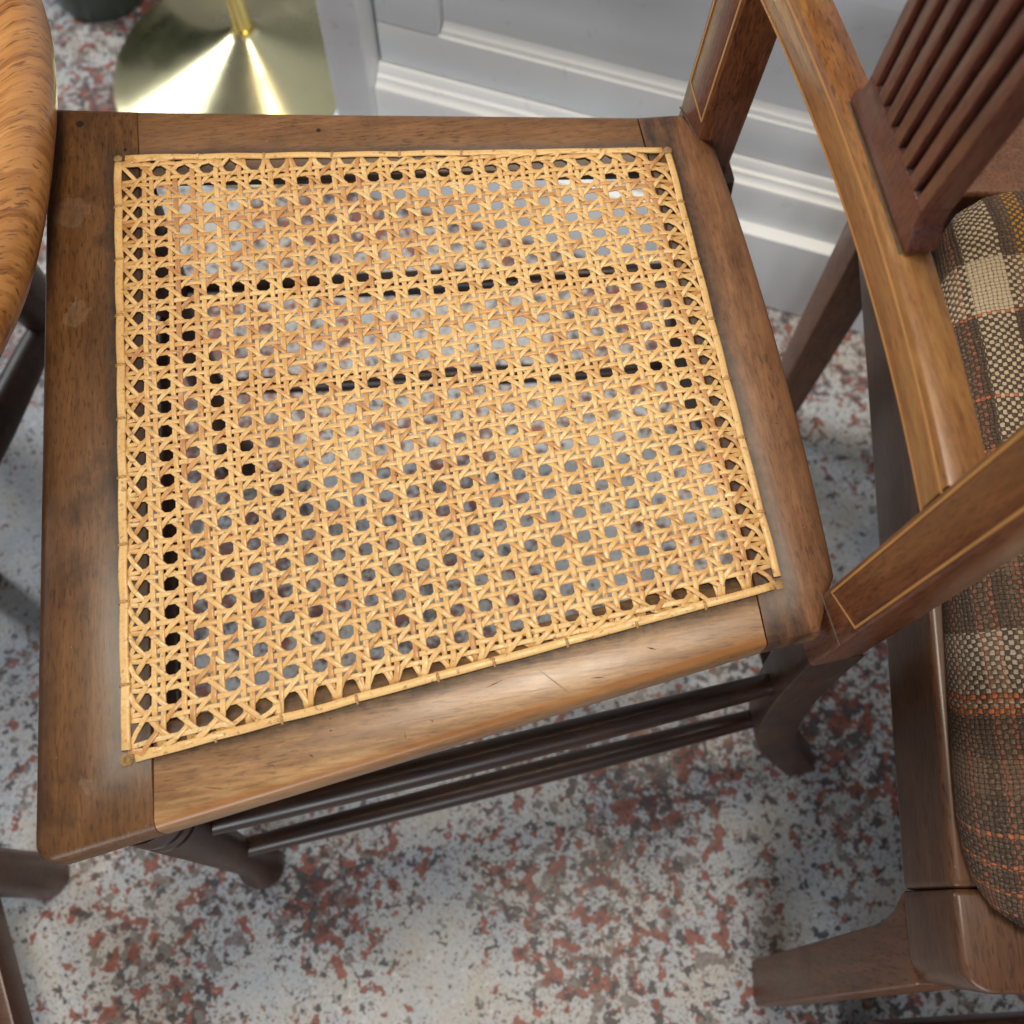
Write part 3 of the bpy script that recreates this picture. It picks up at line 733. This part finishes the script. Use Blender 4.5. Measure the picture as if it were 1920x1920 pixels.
sqleg((.262, .440, PB + .03), (.272, .452, 0), .0165, .0135)
sqleg((.640, .445, PB), (.665, .49, 0), .0165, .0135)
sqleg((.635, -.022, PB), (.645, -.06, 0), .0165, .0135)
sqleg((.668, .425, .80), (.655, .44, PB + .02), .013, .0145); sqleg((.668, .0, .80), (.650, -.01, PB + .02), .013, .0145)
mesh_obj('crest_rail', squarebar([(.668, lerp(.015, .410, k / 8), .78) for k in range(9)], .010, .035, (1, 0, 0)), M_prail, PC, angle=30)
# upholstered pad
CX0, CX1, CY0, CY1 = .2330, .636, -.0165, .3940
def cush_outline(f):
    out = []; n = 120
    cx, cy = (CX0 + CX1) / 2, (CY0 + CY1) / 2; hx, hy = (CX1 - CX0) / 2, (CY1 - CY0) / 2
    for k in range(n):
        a = k / n * 2 * math.pi; c, s = math.cos(a), math.sin(a); m = 9.0
        r = (abs(c) ** m + abs(s) ** m) ** (-1 / m)
        x, y = r * c * hx * f, r * s * hy * f
        out.append((cx + x + .022 * (y / hy) * (hx - x) / (2 * hx), cy + y))
    return out
rings = []
for f, z in ((.975, .385), (.992, .396), (1.0, .405), (.998, .413), (.988, .4205), (.970, .4265), (.94, .4315), (.89, .4355), (.8, .439), (.65, .4415), (.45, .443), (.2, .4435)):
    rings.append([Vector((x, y, z)) for x, y in cush_outline(f)])
pad = mesh_obj('plaid_pad', loft(rings), M_plaid, PC, angle=80)
cc = Vector(((CX0 + CX1) / 2, (CY0 + CY1) / 2)); n = 120; uvs = {}
for k in range(n):                                        # cloth laid flat over the pad: distance measured along the curve
    acc = 0.0; prev = Vector((cc.x, cc.y, rings[-1][0].z))
    for ri in range(len(rings) - 1, -1, -1):
        p = rings[ri][k]; acc += (p - prev).length; prev = p
        d = Vector((p.x, p.y)) - cc; uvs[ri * n + k] = cc + d.normalized() * acc
lay = pad.data.uv_layers.new(name='UVMap')
for lp in pad.data.loops: lay.data[lp.index].uv = uvs[lp.vertex_index]

# ------------------------------------------------------------------ two more stools whose rails just enter the frame
ST = empty('wooden_stool', (.395, -.2705, 0), R(3))
tag(ST, 'plain brown wooden rail of a stool at the bottom right corner', 'stool')
def stool(root, mat, wx, wy, h, rz, r=.014):
    for sx in (-1, 1):
        for sy in (-1, 1): mesh_obj('leg', squarebar([(sx * wx, sy * (wy - .024), 0), (sx * wx * .96, sy * (wy - .024) * .96, h)], .015, .015, (1, 0, 0)), mat, root, angle=30)
        mesh_obj('rail', squarebar([(sx * wx, -wy + .040, rz), (sx * wx, wy - .040, rz)], .010, .016, (1, 0, 0)), mat, root, angle=30)
    for sy in (-1, 1): mesh_obj('rail', squarebar([(-wx - .012, sy * wy, rz), (wx + .012, sy * wy, rz)], .016, .010, (0, 0, 1)), mat, root, angle=30)
stool(ST, M_stool, .10, .19, .34, .10)
mesh_obj('seat', box(-.115, .115, -.22, .16, .34, .365, .005), M_stool, ST)
ST2 = empty('dark_stool', (-.372, .024, 0))
tag(ST2, 'dark reddish wooden stool with round leg at the bottom left corner', 'stool')
for x, y in ((0, 0), (-.28, .05), (.088, -.218), (-.24, -.20)): mesh_obj('leg', tube([(x, y, 0), (x, y, .004), (x, y, .06), (x, y, .28)], [.015, .0185, .0175, .019], 24), M_stool, ST2, angle=40)
mesh_obj('rail', squarebar([(-.014, -.008, .105), (.078, -.206, .105)], .013, .016, (1, 0, 0)), M_stool, ST2, angle=30)
mesh_obj('rail', squarebar([(-.26, .045, .105), (-.017, .003, .105)], .011, .014, (0, 1, 0)), M_stool, ST2, angle=30)
mesh_obj('seat', prism([(-.30, .07), (.005, .022), (.10, -.23), (-.26, -.22)], .28, .305, .006), M_stool, ST2)
